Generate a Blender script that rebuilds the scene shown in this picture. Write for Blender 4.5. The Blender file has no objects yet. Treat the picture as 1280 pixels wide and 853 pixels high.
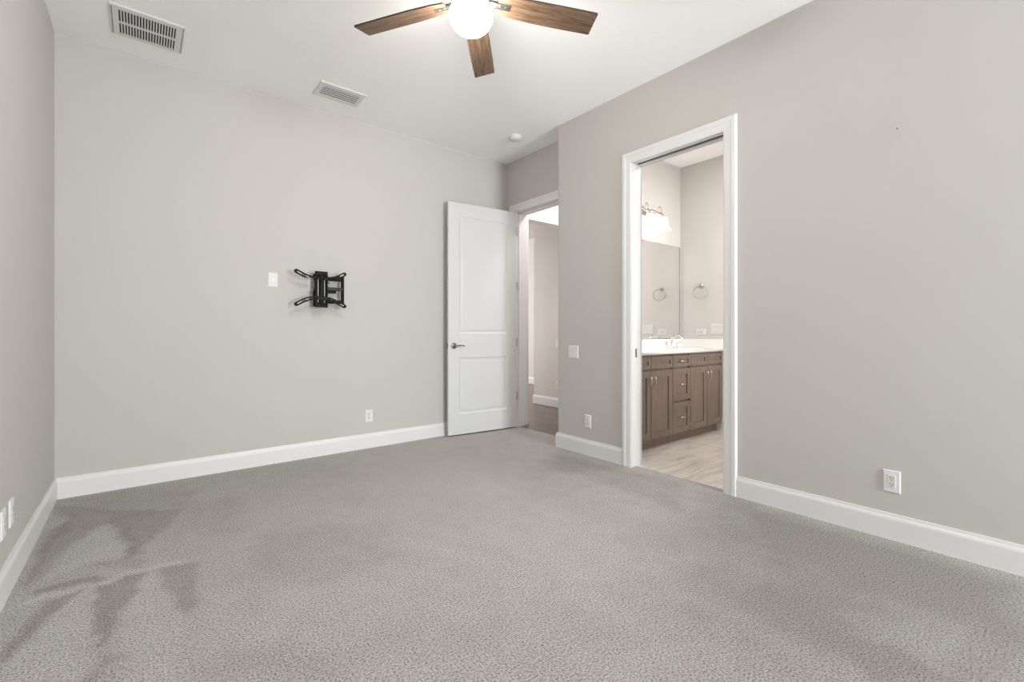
import bpy, bmesh, math, random
import numpy as np
from mathutils import Vector, Matrix

random.seed(7)
C = bpy.context.scene.collection
PI = math.pi
R = math.radians

# ------------------------------------------------------------------ camera
F_PX, YAW, CY, CAM_H = 571.97, 0.6807, 414.34, 1.0972      # focal length in pixels of a 1280x853 frame
cam_d = bpy.data.cameras.new('camera')
cam_d.sensor_fit = 'HORIZONTAL'; cam_d.sensor_width = 36.0
cam_d.lens = F_PX / 1280 * 36.0
cam_d.shift_y = -(426.5 - CY) / 1280
cam_d.clip_start = 0.02
cam = bpy.data.objects.new('camera', cam_d); C.objects.link(cam)
cam.location = (0, 0, CAM_H); cam.rotation_euler = (PI/2, 0, -YAW)
bpy.context.scene.camera = cam

# ------------------------------------------------------------------ room measures (metres)
XL, XR, XE = -0.4407, 3.0753, 3.32        # left wall, right wall, wall of the entry door
YB, YJ, YN = 4.195, 3.109, -4.20          # back wall, corner of the right wall, wall behind the camera
H = 3.048
TE, TR = 0.17, 0.12                       # thickness of the entry wall and of the right wall
BX, BY, BN = 5.0, 2.98, 0.4               # bathroom: far side wall, mirror wall, near wall
DB0, DB1, DZ = 1.509, 2.257, 2.452        # bathroom doorway (y0, y1, head)
DE0, DE1 = 3.19, 4.04                     # entry doorway
WX0, WX1, WZ0, WZ1 = 1.70, 3.00, 0.06, 2.45   # assumed window opening far behind the camera, sized for its light

# ------------------------------------------------------------------ world, lights, exposure
sc = bpy.context.scene
sc.view_settings.view_transform = 'Standard'
sc.view_settings.look = 'None'
sc.view_settings.exposure = 0.0
sc.view_settings.gamma = 1.0
sc.view_settings.use_curve_mapping = False
try:
    sc.cycles.max_bounces = 14; sc.cycles.diffuse_bounces = 10; sc.cycles.glossy_bounces = 6
    sc.cycles.use_denoising = True
    sc.cycles.sample_clamp_indirect = 6.0
except Exception:
    pass
SKY = 0.6
w = bpy.data.worlds.new('world'); sc.world = w; w.use_nodes = True
bg = w.node_tree.nodes['Background']
bg.inputs[0].default_value = (0.90, 0.95, 1.0, 1); bg.inputs[1].default_value = SKY

def area(name, loc, rot, sx, sy, power, col=(1, 1, 1), shape='RECTANGLE'):
    l = bpy.data.lights.new(name, 'AREA'); l.shape = shape
    l.size = sx
    if shape in ('RECTANGLE', 'ELLIPSE'): l.size_y = sy
    l.energy = power; l.color = col
    o = bpy.data.objects.new(name, l); C.objects.link(o)
    o.location = loc; o.rotation_euler = rot
    return o
WIN_P, FAN_E, HALL_P, PASS_P, FAR_P, BATH_P, BFILL_P, SHADE_E = 410, 138.0, 18, 26, 100, 22, 13, 3.0
area('window_daylight', ((WX0+WX1)/2, YN-0.16, (WZ0+WZ1)/2), (R(90), 0, 0), WX1-WX0, WZ1-WZ0, WIN_P, (0.935, 0.965, 0.99))  # panel outside the assumed window stands in for daylight
area('hall_lamp', (3.98, 3.62, H-0.03), (0, 0, 0), 0.24, 0.24, HALL_P, (1.0, 0.95, 0.90), 'DISK')
area('passage_fill', (XE+TE+0.03, 6.3, 1.35), (0, R(-90), 0), 2.2, 1.6, PASS_P, (1.0, 0.975, 0.95))  # unseen panel added to brighten the hall wall and far room
area('far_room_fill', (5.3, 9.45, 1.35), (R(-90), 0, 0), 2.0, 2.2, FAR_P, (1.0, 0.985, 0.96))  # unseen panel added to lighten the header soffit
area('bathroom_ceiling_fill', (4.1, 1.75, H-0.03), (0, 0, 0), 0.5, 0.5, BATH_P, (1.0, 0.96, 0.92), 'DISK')  # no ceiling fixture known; added to brighten the bathroom
bd = area('bathroom_front_fill', (4.55, BN+0.02, 1.55), (R(90), 0, 0), 0.8, 1.3, BFILL_P, (1.0, 0.985, 0.97))  # unseen panel added to light the vanity fronts; no window there
bd.data.spread = R(95)

# ------------------------------------------------------------------ materials
def lin(r, g, b):
    f = lambda c: (c/255/12.92) if c/255 <= 0.04045 else ((c/255+0.055)/1.055)**2.4
    return (f(r), f(g), f(b), 1.0)

class NT:
    def __init__(s, name):
        s.m = bpy.data.materials.new(name); s.m.use_nodes = True
        s.t = s.m.node_tree; s.b = s.t.nodes['Principled BSDF']
    def n(s, kind, **kw):
        n = s.t.nodes.new(kind)
        for k, v in kw.items():
            if k.startswith('i_'):
                n.inputs[k[2:].replace('_', ' ')].default_value = v
            else: setattr(n, k, v)
        return n
    def l(s, a, b): s.t.links.new(a, b)

def plain(name, col, rough=0.5, metal=0.0, bump=0.0, bscale=200, spec=0.5, coat=0.0, detail=3, wob=0.0):
    q = NT(name); b = q.b
    b.inputs['Base Color'].default_value = col
    b.inputs['Roughness'].default_value = rough
    b.inputs['Metallic'].default_value = metal
    b.inputs['Specular IOR Level'].default_value = spec
    b.inputs['Coat Weight'].default_value = coat
    tc = q.n('ShaderNodeTexCoord')
    nz = q.n('ShaderNodeTexNoise'); nz.inputs['Scale'].default_value = bscale; nz.inputs['Detail'].default_value = detail
    q.l(tc.outputs['Object'], nz.inputs['Vector'])
    if bump > 0:
        bp = q.n('ShaderNodeBump'); bp.inputs['Strength'].default_value = bump; bp.inputs['Distance'].default_value = 0.002
        q.l(nz.outputs['Fac'], bp.inputs['Height']); q.l(bp.outputs['Normal'], b.inputs['Normal'])
    if wob > 0:                                              # faint uneven paint / cast
        n2 = q.n('ShaderNodeTexNoise'); n2.inputs['Scale'].default_value = 1.7; n2.inputs['Detail'].default_value = 5
        q.l(tc.outputs['Object'], n2.inputs['Vector'])
        mx = q.n('ShaderNodeMixRGB'); mx.blend_type = 'MIX'
        mx.inputs[1].default_value = tuple(c*(1-wob) for c in col[:3])+(1,)
        mx.inputs[2].default_value = tuple(min(1, c*(1+wob)) for c in col[:3])+(1,)
        q.l(n2.outputs['Fac'], mx.inputs[0]); q.l(mx.outputs[0], b.inputs['Base Color'])
    return q.m

WALL = plain('greige_wall_paint', (0.505, 0.490, 0.472, 1), 0.75, bump=0.25, bscale=110, spec=0.25, wob=0.012)
CEIL = plain('white_knockdown_ceiling', (0.92, 0.925, 0.915, 1), 0.85, bump=0.9, bscale=26, spec=0.15, detail=5, wob=0.01)
TRIM = plain('white_trim_paint', (0.70, 0.70, 0.70, 1), 0.38, bump=0.05, bscale=60, spec=0.4)
DOORP = plain('white_door_paint', (0.595, 0.60, 0.60, 1), 0.42, bump=0.06, bscale=80, spec=0.4)
BWALL = plain('bathroom_wall_paint', (0.61, 0.583, 0.562, 1), 0.7, bump=0.2, bscale=110, spec=0.25)
HWALL = plain('hall_wall_paint', (0.62, 0.588, 0.57, 1), 0.7, bump=0.2, bscale=110, spec=0.25)
PLATE = plain('white_plastic_plate', (0.70, 0.70, 0.695, 1), 0.5, spec=0.2)
PLATE2 = plain('white_plastic_insert', (0.66, 0.66, 0.655, 1), 0.35, spec=0.5)
DARK = plain('dark_slot', (0.03, 0.03, 0.03, 1), 0.7)
GRAPH = plain('duct_interior', (0.055, 0.052, 0.048, 1), 0.8)
NICKEL = plain('satin_nickel', (0.52, 0.50, 0.47, 1), 0.28, metal=1.0)
DNICK = plain('aged_nickel', (0.36, 0.34, 0.32, 1), 0.25, metal=1.0)
CHROME = plain('bright_chrome', (0.78, 0.77, 0.76, 1), 0.10, metal=1.0)
BLACK = plain('black_powder_coat', (0.006, 0.0055, 0.0055, 1), 0.55, bump=0.1, bscale=600, spec=0.16)
BLACK2 = plain('black_plastic', (0.012, 0.0115, 0.0115, 1), 0.45, spec=0.3)
STONE = plain('white_cultured_marble', (0.86, 0.845, 0.825, 1), 0.12, spec=0.5, wob=0.015)
CER = plain('white_ceramic', (0.85, 0.85, 0.84, 1), 0.08)
MIRR = plain('mirror_silver', (0.93, 0.93, 0.925, 1), 0.0, metal=1.0)
MEDGE = plain('mirror_edge', (0.12, 0.11, 0.10, 1), 0.3)

def emit(name, col, strength, base):
    q = NT(name); b = q.b
    b.inputs['Base Color'].default_value = base; b.inputs['Roughness'].default_value = 0.3
    b.inputs['Emission Color'].default_value = col; b.inputs['Emission Strength'].default_value = strength
    return q.m
GLOBE = emit('lit_opal_glass', (1.0, 0.955, 0.895, 1), FAN_E, (0.9, 0.9, 0.88, 1))
SHADE = emit('lit_alabaster_glass', (1.0, 0.93, 0.85, 1), SHADE_E, (0.9, 0.88, 0.85, 1))

def wood(name, c0, c1, c2, rough, scale=(1.2, 16, 16), bump=0.15):
    q = NT(name); b = q.b
    tc = q.n('ShaderNodeTexCoord'); mp = q.n('ShaderNodeMapping'); mp.inputs['Scale'].default_value = scale
    q.l(tc.outputs['Object'], mp.inputs['Vector'])
    n1 = q.n('ShaderNodeTexNoise'); n1.inputs['Scale'].default_value = 3.2; n1.inputs['Detail'].default_value = 8
    n1.inputs['Roughness'].default_value = 0.62; n1.inputs['Distortion'].default_value = 0.9
    q.l(mp.outputs[0], n1.inputs['Vector'])
    n2 = q.n('ShaderNodeTexNoise'); n2.inputs['Scale'].default_value = 14; n2.inputs['Detail'].default_value = 4
    q.l(mp.outputs[0], n2.inputs['Vector'])
    ad = q.n('ShaderNodeMath', operation='MULTIPLY_ADD'); ad.inputs[1].default_value = 0.35
    q.l(n2.outputs['Fac'], ad.inputs[0]); 
    sb = q.n('ShaderNodeMath', operation='SUBTRACT'); sb.inputs[1].default_value = 0.17
    q.l(n1.outputs['Fac'], sb.inputs[0]); q.l(sb.outputs[0], ad.inputs[2])
    cr = q.n('ShaderNodeValToRGB'); e = cr.color_ramp.elements
    e[0].position = 0.34; e[0].color = c0; e[1].position = 0.68; e[1].color = c2
    m = e.new(0.5); m.color = c1
    q.l(ad.outputs[0], cr.inputs[0]); q.l(cr.outputs[0], b.inputs['Base Color'])
    b.inputs['Roughness'].default_value = rough
    bp = q.n('ShaderNodeBump'); bp.inputs['Strength'].default_value = bump; bp.inputs['Distance'].default_value = 0.001
    q.l(ad.outputs[0], bp.inputs['Height']); q.l(bp.outputs[0], b.inputs['Normal'])
    return q.m
BLADE = wood('walnut_blade', (0.042, 0.025, 0.016, 1), (0.118, 0.070, 0.041, 1), (0.190, 0.120, 0.074, 1), 0.5)
BLEDGE = plain('dark_blade_edge', (0.035, 0.022, 0.015, 1), 0.5)
CAB = wood('stained_maple_cabinet', (0.165, 0.124, 0.098, 1), (0.205, 0.156, 0.125, 1), (0.245, 0.188, 0.153, 1), 0.42, scale=(14, 14, 1.0), bump=0.05)

def planks_mat():
    q = NT('dark_wood_planks'); b = q.b
    tc = q.n('ShaderNodeTexCoord'); mp = q.n('ShaderNodeMapping')
    mp.inputs['Rotation'].default_value = (0, 0, PI/2)
    q.l(tc.outputs['Object'], mp.inputs['Vector'])
    br = q.n('ShaderNodeTexBrick'); br.offset = 0.37
    br.inputs['Scale'].default_value = 1.0; br.inputs['Brick Width'].default_value = 1.1; br.inputs['Row Height'].default_value = 0.13
    br.inputs['Mortar Size'].default_value = 0.0015
    br.inputs['Color1'].default_value = (0.120, 0.088, 0.072, 1); br.inputs['Color2'].default_value = (0.168, 0.126, 0.104, 1)
    br.inputs['Mortar'].default_value = (0.05, 0.036, 0.03, 1)
    q.l(mp.outputs[0], br.inputs['Vector'])
    m2 = q.n('ShaderNodeMapping'); m2.inputs['Scale'].default_value = (18, 1.5, 1); q.l(tc.outputs['Object'], m2.inputs['Vector'])
    nz = q.n('ShaderNodeTexNoise'); nz.inputs['Scale'].default_value = 3; nz.inputs['Detail'].default_value = 7; q.l(m2.outputs[0], nz.inputs['Vector'])
    mx = q.n('ShaderNodeMixRGB'); mx.blend_type = 'OVERLAY'; mx.inputs[0].default_value = 0.5
    q.l(br.outputs[0], mx.inputs[1]); q.l(nz.outputs['Fac'], mx.inputs[2]); q.l(mx.outputs[0], b.inputs['Base Color'])
    b.inputs['Roughness'].default_value = 0.33
    return q.m
PLANK = planks_mat()

def tile_mat():
    q = NT('beige_porcelain_tile'); b = q.b
    tc = q.n('ShaderNodeTexCoord'); mp = q.n('ShaderNodeMapping'); mp.inputs['Location'].default_value = (-0.62, -0.047-0.0, 0)
    q.l(tc.outputs['Object'], mp.inputs['Vector'])
    br = q.n('ShaderNodeTexBrick'); br.offset = 0.5
    br.inputs['Scale'].default_value = 1.0; br.inputs['Brick Width'].default_value = 1.2; br.inputs['Row Height'].default_value = 0.6
    br.inputs['Mortar Size'].default_value = 0.003
    for k in ('Color1', 'Color2'): br.inputs[k].default_value = (1, 1, 1, 1)
    br.inputs['Mortar'].default_value = (0.62, 0.58, 0.55, 1)
    q.l(mp.outputs[0], br.inputs['Vector'])
    m2 = q.n('ShaderNodeMapping'); m2.inputs['Scale'].default_value = (0.9, 4.5, 1); q.l(tc.outputs['Object'], m2.inputs['Vector'])
    nz = q.n('ShaderNodeTexNoise'); nz.inputs['Scale'].default_value = 2.2; nz.inputs['Detail'].default_value = 8; nz.inputs['Distortion'].default_value = 1.2
    q.l(m2.outputs[0], nz.inputs['Vector'])
    cr = q.n('ShaderNodeValToRGB'); e = cr.color_ramp.elements
    e[0].position = 0.32; e[0].color = (0.52, 0.465, 0.425, 1); e[1].position = 0.60; e[1].color = (0.73, 0.68, 0.64, 1)
    q.l(nz.outputs['Fac'], cr.inputs[0])
    mx = q.n('ShaderNodeMixRGB'); mx.blend_type = 'MULTIPLY'; mx.inputs[0].default_value = 1
    q.l(cr.outputs[0], mx.inputs[1]); q.l(br.outputs[0], mx.inputs[2]); q.l(mx.outputs[0], b.inputs['Base Color'])
    b.inputs['Roughness'].default_value = 0.35
    return q.m
TILE = tile_mat()

def carpet_mat():
    q = NT('grey_cut_pile_carpet'); b = q.b
    tc = q.n('ShaderNodeTexCoord')
    n1 = q.n('ShaderNodeTexNoise'); n1.inputs['Scale'].default_value = 140; n1.inputs['Detail'].default_value = 5; n1.inputs['Roughness'].default_value = 0.78
    q.l(tc.outputs['Object'], n1.inputs['Vector'])
    cr = q.n('ShaderNodeValToRGB'); e = cr.color_ramp.elements
    e[0].position = 0.37; e[0].color = (0.068, 0.065, 0.062, 1)
    e[1].position = 0.59; e[1].color = (0.545, 0.535, 0.522, 1)
    m = e.new(0.455); m.color = (0.297, 0.290, 0.280, 1)
    q.l(n1.outputs['Fac'], cr.inputs[0])
    at = q.n('ShaderNodeAttribute'); at.attribute_name = 'pile_and_shade'        # pile brushing, plus shade painted along the right wall
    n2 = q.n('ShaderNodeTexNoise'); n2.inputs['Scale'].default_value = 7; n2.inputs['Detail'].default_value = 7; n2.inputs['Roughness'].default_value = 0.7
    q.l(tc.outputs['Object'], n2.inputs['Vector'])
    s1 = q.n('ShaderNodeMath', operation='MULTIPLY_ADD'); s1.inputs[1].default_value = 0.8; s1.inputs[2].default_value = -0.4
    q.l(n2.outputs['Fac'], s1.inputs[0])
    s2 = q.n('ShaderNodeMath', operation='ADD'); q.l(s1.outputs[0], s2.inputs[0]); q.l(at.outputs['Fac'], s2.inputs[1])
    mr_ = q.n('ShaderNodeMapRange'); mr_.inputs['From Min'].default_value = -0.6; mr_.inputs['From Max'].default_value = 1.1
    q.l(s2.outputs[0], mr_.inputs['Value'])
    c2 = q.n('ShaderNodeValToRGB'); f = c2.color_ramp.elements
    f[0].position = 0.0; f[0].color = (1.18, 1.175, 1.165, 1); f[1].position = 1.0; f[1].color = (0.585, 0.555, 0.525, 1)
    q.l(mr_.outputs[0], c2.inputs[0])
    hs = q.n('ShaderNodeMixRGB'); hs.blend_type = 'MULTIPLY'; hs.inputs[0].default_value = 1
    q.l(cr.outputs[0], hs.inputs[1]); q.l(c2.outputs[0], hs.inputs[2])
    q.l(hs.outputs[0], b.inputs['Base Color'])
    b.inputs['Roughness'].default_value = 1.0; b.inputs['Specular IOR Level'].default_value = 0.05
    b.inputs['Sheen Weight'].default_value = 0.15; b.inputs['Sheen Roughness'].default_value = 0.6
    n3 = q.n('ShaderNodeTexNoise'); n3.inputs['Scale'].default_value = 210; n3.inputs['Detail'].default_value = 3
    q.l(tc.outputs['Object'], n3.inputs['Vector'])
    ad = q.n('ShaderNodeMath', operation='ADD'); q.l(n1.outputs['Fac'], ad.inputs[0]); q.l(n3.outputs['Fac'], ad.inputs[1])
    bp = q.n('ShaderNodeBump'); bp.inputs['Strength'].default_value = 0.7; bp.inputs['Distance'].default_value = 0.004
    q.l(ad.outputs[0], bp.inputs['Height']); q.l(bp.outputs[0], b.inputs['Normal'])
    return q.m
CARPET = carpet_mat()

# ------------------------------------------------------------------ mesh helpers
class MB:
    """collects shapes; build() links them as ONE mesh object"""
    def __init__(s): s.bm = bmesh.new()
    def merge(s, b2):
        me = bpy.data.meshes.new('tmp'); b2.to_mesh(me); b2.free(); s.bm.from_mesh(me); bpy.data.meshes.remove(me)
    def box(s, x0, x1, y0, y1, z0, z1, bev=0.0, seg=2):
        b = bmesh.new(); bmesh.ops.create_cube(b, size=1)
        for v in b.verts:
            v.co = Vector(((x0+x1)/2+v.co.x*(x1-x0), (y0+y1)/2+v.co.y*(y1-y0), (z0+z1)/2+v.co.z*(z1-z0)))
        if bev > 0: bmesh.ops.bevel(b, geom=list(b.edges), offset=bev, segments=seg, affect='EDGES', profile=0.5)
        s.merge(b); return s
    def prism(s, poly, a0, a1, axis='z'):
        """polygon in two axes extruded along the third"""
        b = bmesh.new()
        f3 = {'z': lambda p, a: (p[0], p[1], a), 'y': lambda p, a: (p[0], a, p[1]), 'x': lambda p, a: (a, p[0], p[1])}[axis]
        v0 = [b.verts.new(f3(p, a0)) for p in poly]; v1 = [b.verts.new(f3(p, a1)) for p in poly]
        n = len(poly)
        b.faces.new(v0); b.faces.new(v1)
        for i in range(n): b.faces.new((v0[i], v0[(i+1) % n], v1[(i+1) % n], v1[i]))
        bmesh.ops.recalc_face_normals(b, faces=b.faces); s.merge(b); return s
    def lathe(s, prof, n=32, c=(0, 0, 0), axis='z', sx=1, sy=1):
        b = bmesh.new(); rings = []
        for r, z in prof:
            ring = []
            for i in range(n if r > 1e-6 else 1):
                a = 2*PI*i/n; p = (r*math.cos(a)*sx, r*math.sin(a)*sy, z)
                if axis == 'y': p = (p[0], -p[2], p[1])       # z of the profile points to -y
                if axis == 'x': p = (p[2], p[0], p[1])
                ring.append(b.verts.new((p[0]+c[0], p[1]+c[1], p[2]+c[2])))
            rings.append(ring)
        for r0, r1 in zip(rings, rings[1:]):
            for i in range(n):
                j = (i+1) % n
                if len(r0) == 1 and len(r1) == 1: continue
                if len(r0) == 1: b.faces.new((r0[0], r1[i], r1[j]))
                elif len(r1) == 1: b.faces.new((r0[i], r0[j], r1[0]))
                else: b.faces.new((r0[i], r0[j], r1[j], r1[i]))
        bmesh.ops.recalc_face_normals(b, faces=b.faces); s.merge(b); return s
    def tube(s, pts, r, n=10, closed=False, taper=None):
        b = bmesh.new(); P = [Vector(p) for p in pts]; m = len(P); rings = []
        up = Vector((0, 0, 1))
        for k in range(m):
            if closed: t = P[(k+1) % m]-P[k-1]
            else: t = P[min(k+1, m-1)]-P[max(k-1, 0)]
            t.normalize()
            a = up if abs(t.dot(up)) < 0.9 else Vector((1, 0, 0))
            if k and rings: a = last
            u = (a-t*a.dot(t)).normalized(); last = u; v = t.cross(u)
            rr = r if taper is None else taper[k]
            rings.append([b.verts.new(P[k]+(u*math.cos(2*PI*i/n)+v*math.sin(2*PI*i/n))*rr) for i in range(n)])
        for k in range(m if closed else m-1):
            r0, r1 = rings[k], rings[(k+1) % m]
            for i in range(n): b.faces.new((r0[i], r0[(i+1) % n], r1[(i+1) % n], r1[i]))
        if not closed: b.faces.new(rings[0]); b.faces.new(rings[-1])
        bmesh.ops.recalc_face_normals(b, faces=b.faces); s.merge(b); return s
    def loops(s, loops, cap0=True, cap1=True):
        b = bmesh.new(); L = [[b.verts.new(p) for p in lp] for lp in loops]; n = len(L[0])
        for a, c in zip(L, L[1:]):
            for i in range(n): b.faces.new((a[i], a[(i+1) % n], c[(i+1) % n], c[i]))
        if cap0: b.faces.new(L[0])
        if cap1: b.faces.new(L[-1])
        bmesh.ops.recalc_face_normals(b, faces=b.faces); s.merge(b); return s
    def build(s, name, mat, parent=None, smooth=False, loc=None):
        me = bpy.data.meshes.new(name); s.bm.to_mesh(me); s.bm.free(); me.materials.append(mat)
        o = bpy.data.objects.new(name, me); C.objects.link(o)
        if parent: o.parent = parent
        if loc: o.location = loc
        if smooth:
            ang = R(40)
            bm = bmesh.new(); bm.from_mesh(me)
            for f in bm.faces: f.smooth = True
            for e in bm.edges:
                if len(e.link_faces) == 2 and e.calc_face_angle(0) > ang: e.smooth = False
            bm.to_mesh(me); bm.free()
        return o

def curve_plate(outer, holes, thick, M=None, bev=0.0):
    """flat plate with holes (x,z outline, thickness along y) -> MB"""
    cu = bpy.data.curves.new('tmpc', 'CURVE'); cu.dimensions = '2D'; cu.fill_mode = 'BOTH'; cu.extrude = thick/2; cu.bevel_depth = bev
    for poly in [outer]+list(holes):
        sp = cu.splines.new('POLY'); sp.points.add(len(poly)-1); sp.use_cyclic_u = True
        for p, q in zip(sp.points, poly): p.co = (q[0], q[1], 0, 1)
    ob = bpy.data.objects.new('tmpc', cu); C.objects.link(ob)
    dg = bpy.context.evaluated_depsgraph_get(); dg.update()
    me = bpy.data.meshes.new_from_object(ob.evaluated_get(dg), depsgraph=dg)
    m = MB(); m.bm.from_mesh(me)
    bmesh.ops.remove_doubles(m.bm, verts=m.bm.verts, dist=1e-6)
    bpy.data.objects.remove(ob); bpy.data.curves.remove(cu); bpy.data.meshes.remove(me)
    m.bm.transform(M if M is not None else Matrix.Rotation(PI/2, 4, 'X'))
    bmesh.ops.recalc_face_normals(m.bm, faces=m.bm.faces)
    return m

def stadium(path, wdt, n=8):
    """outline of constant width around a polyline with round ends"""
    P = [Vector((p[0], p[1])) for p in path]; L, Rr = [], []; h = wdt/2
    for k in range(len(P)):
        t = (P[min(k+1, len(P)-1)]-P[max(k-1, 0)]).normalized(); nn = Vector((-t.y, t.x))
        L.append(P[k]+nn*h); Rr.append(P[k]-nn*h)
    def cap(c, t):
        a0 = math.atan2(t.x, -t.y)
        return [c+Vector((math.cos(a0-PI*i/n), math.sin(a0-PI*i/n)))*h for i in range(1, n)]
    t1 = (P[-1]-P[-2]).normalized(); t0 = (P[0]-P[1]).normalized()
    return [tuple(p) for p in L+cap(P[-1], t1)+Rr[::-1]+cap(P[0], t0)]

def curve_pts(ctrl, n=24):
    """smooth curve through control points (Catmull-Rom)"""
    P = [Vector(c) for c in ctrl]; P = [2*P[0]-P[1]]+P+[2*P[-1]-P[-2]]; out = []
    segs = len(P)-3; per = max(2, n//segs)
    for i in range(segs):
        p0, p1, p2, p3 = P[i:i+4]
        for k in range(per):
            t = k/per
            out.append(0.5*((2*p1)+(p2-p0)*t+(2*p0-5*p1+4*p2-p3)*t*t+(3*p1-p0-3*p2+p3)*t**3))
    out.append(P[-2]); return [tuple(p) for p in out]

def tag(o, label=None, cat=None, group=None, kind=None):
    if label: o['label'] = label
    if cat: o['category'] = cat
    if group: o['group'] = group
    if kind: o['kind'] = kind
    return o
def thing(name, label, cat, loc=(0, 0, 0), rotz=0, group=None, kind=None):
    o = bpy.data.objects.new(name, None); C.objects.link(o); o.empty_display_size = 0.05
    o.location = loc; o.rotation_euler = (0, 0, rotz)
    return tag(o, label, cat, group, kind)
def struct(o, label): return tag(o, label, None, None, 'structure')
def copy_tree(o, parent=None):
    c = o.copy(); C.objects.link(c)
    if parent is not None: c.parent = parent
    for ch in list(o.children): copy_tree(ch, c)
    return c

FACE_A, FACE_B, FACE_C = 0.0, -PI/2, PI/2      # rotations that turn a local -y front to walls facing -y, -x, +x

# ================================================================== the room shell
W = MB()
W.box(XL-0.12, XE+TE, YB, YB+0.12, -0.05, H)
struct(W.build('wall_back', WALL), 'plain greige wall across the back of the bedroom, behind the open door')
W = MB(); W.box(XL-0.12, XL, YN, YB, -0.05, H)
struct(W.build('wall_left', WALL), 'greige wall along the left edge of the view')

# right wall with the bathroom doorway and a rounded outer corner
rr = 0.018; corner = [(XR, DB1+0.016)]
corner += [(XR+rr-rr*math.cos(a), YJ-rr+rr*math.sin(a)) for a in [i*PI/2/6 for i in range(7)]]
corner += [(XE+0.02, YJ), (XE+0.02, BY+0.062), (XR+TR, BY+0.062), (XR+TR, DB1+0.016)]
W = MB(); W.prism(corner, -0.05, H)
W.box(XR, XR+TR, YN, DB0-0.016, -0.05, H); W.box(XR, XR+TR, DB0-0.016, DB1+0.016, DZ+0.016, H)
struct(W.build('wall_right', WALL), 'greige wall on the right with the doorway into the bathroom')

W = MB()
W.box(XE, XE+TE, DE1+0.016, YB, -0.05, H); W.box(XE+0.02, XE+TE, YJ, DE0-0.016, -0.05, H); W.box(XE, XE+0.02, YJ+0.001, DE0-0.016, -0.05, H); W.box(XE, XE+TE, DE0-0.016, DE1+0.016, DZ+0.016, H)
struct(W.build('wall_entry', WALL), 'short greige wall holding the bedroom doorway to the hall')

W = MB()   # wall behind the camera with a wide window
W.box(XL-0.12, WX0, YN-0.14, YN, -0.05, H); W.box(WX1, XR+TR, YN-0.14, YN, -0.05, H)
W.box(WX0, WX1, YN-0.14, YN, -0.05, WZ0); W.box(WX0, WX1, YN-0.14, YN, WZ1, H)
struct(W.build('wall_front', WALL), 'greige window wall behind the camera')
W = MB()
for x0, x1, z0, z1 in ((WX0, WX0+0.06, WZ0, WZ1), (WX1-0.06, WX1, WZ0, WZ1), (WX0, WX1, WZ0, WZ0+0.06), (WX0, WX1, WZ1-0.06, WZ1), ((WX0+WX1)/2-0.03, (WX0+WX1)/2+0.03, WZ0, WZ1)):
    W.box(x0, x1, YN-0.10, YN-0.04, z0, z1)
W.box(WX0-0.04, WX1+0.04, YN-0.05, YN+0.03, WZ0-0.03, WZ0)
struct(W.build('window_1', TRIM), 'white framed window assumed behind the camera')
W = MB(); W.box(XL-0.12, XE+TE, YN-0.14, YB+0.12, H, H+0.1)
struct(W.build('ceiling', CEIL), 'white textured bedroom ceiling carrying the fan and vents')

# ---- carpet: a grid whose 'pile_and_shade' holds brush strokes and painted shade by the right wall
def to_floor(u, v):
    a = (u-640)/F_PX; c, s = math.cos(YAW), math.sin(YAW)
    t = CAM_H*F_PX/(v-CY); return ((a*c+s)*t, (-a*s+c)*t)
step = 0.0125
xs = np.arange(XL, XE+0.075, step); ys = np.arange(YN, YB+step*0.5, step)
xs[-1] = XE+0.06; ys[-1] = YB
GX, GY = np.meshgrid(xs, ys)
rng = np.random.default_rng(11)
def vnoise(x, y, sc):
    g = rng.random((256, 256)); x = x/sc+40; y = y/sc+40
    i, j = np.floor(x).astype(int), np.floor(y).astype(int); fx, fy = x-i, y-j
    fx, fy = fx*fx*(3-2*fx), fy*fy*(3-2*fy); G = lambda a, b: g[a % 256, b % 256]
    return (G(i, j)*(1-fx)+G(i+1, j)*fx)*(1-fy)+(G(i, j+1)*(1-fx)+G(i+1, j+1)*fx)*fy-0.5
pile_tone = 0.16*vnoise(GX, GY, 0.5)+0.14*vnoise(GX+GY*0.4, GY*0.45, 0.09)+0.08*vnoise(GX, GY, 0.04)
WX = GX+0.03*vnoise(GX, GY, 0.22)+0.03*vnoise(GX, GY, 0.05)      # strokes have ragged rims
WY = GY+0.03*vnoise(GX, GY, 0.22)+0.03*vnoise(GX, GY, 0.05)
def wedge(poly_px, val, soft=0.03):
    """a soft-rimmed carpet patch, used for vacuum strokes and for painted shade"""
    global pile_tone
    P = np.array([to_floor(*p) for p in poly_px]); n = len(P)
    inside = np.zeros(GX.shape, bool); dist = np.full(GX.shape, 1e9)
    for i in range(n):
        a, b = P[i], P[(i+1) % n]
        cond = ((a[1] > WY) != (b[1] > WY))
        den = (b[1]-a[1]) if abs(b[1]-a[1]) > 1e-9 else 1e-9
        inside ^= cond & (WX < (b[0]-a[0])*(WY-a[1])/den+a[0])
        ab = b-a; tt = np.clip(((WX-a[0])*ab[0]+(WY-a[1])*ab[1])/max(ab@ab, 1e-9), 0, 1)
        dist = np.minimum(dist, np.hypot(WX-a[0]-tt*ab[0], WY-a[1]-tt*ab[1]))
    sd = np.where(inside, dist, -dist)
    pile_tone = pile_tone+val*np.clip(0.5+sd/soft/2, 0, 1)
def stroke(pts, val, soft=0.03): wedge([(x/3.51, 610+y/3.51) for x, y in pts], val, soft)
stroke([(235,75),(500,95),(500,155),(440,168),(370,225),(290,275),(205,355),(165,395),(85,450),(130,350),(190,220),(290,145)], 0.62, 0.025)
stroke([(300,120),(330,150),(230,260),(160,360),(95,430),(150,310),(210,220)], 0.3, 0.02)
stroke([(498,100),(800,88),(745,160),(640,240),(610,290),(562,312),(545,250),(492,152)], 0.68, 0.025)
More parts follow.
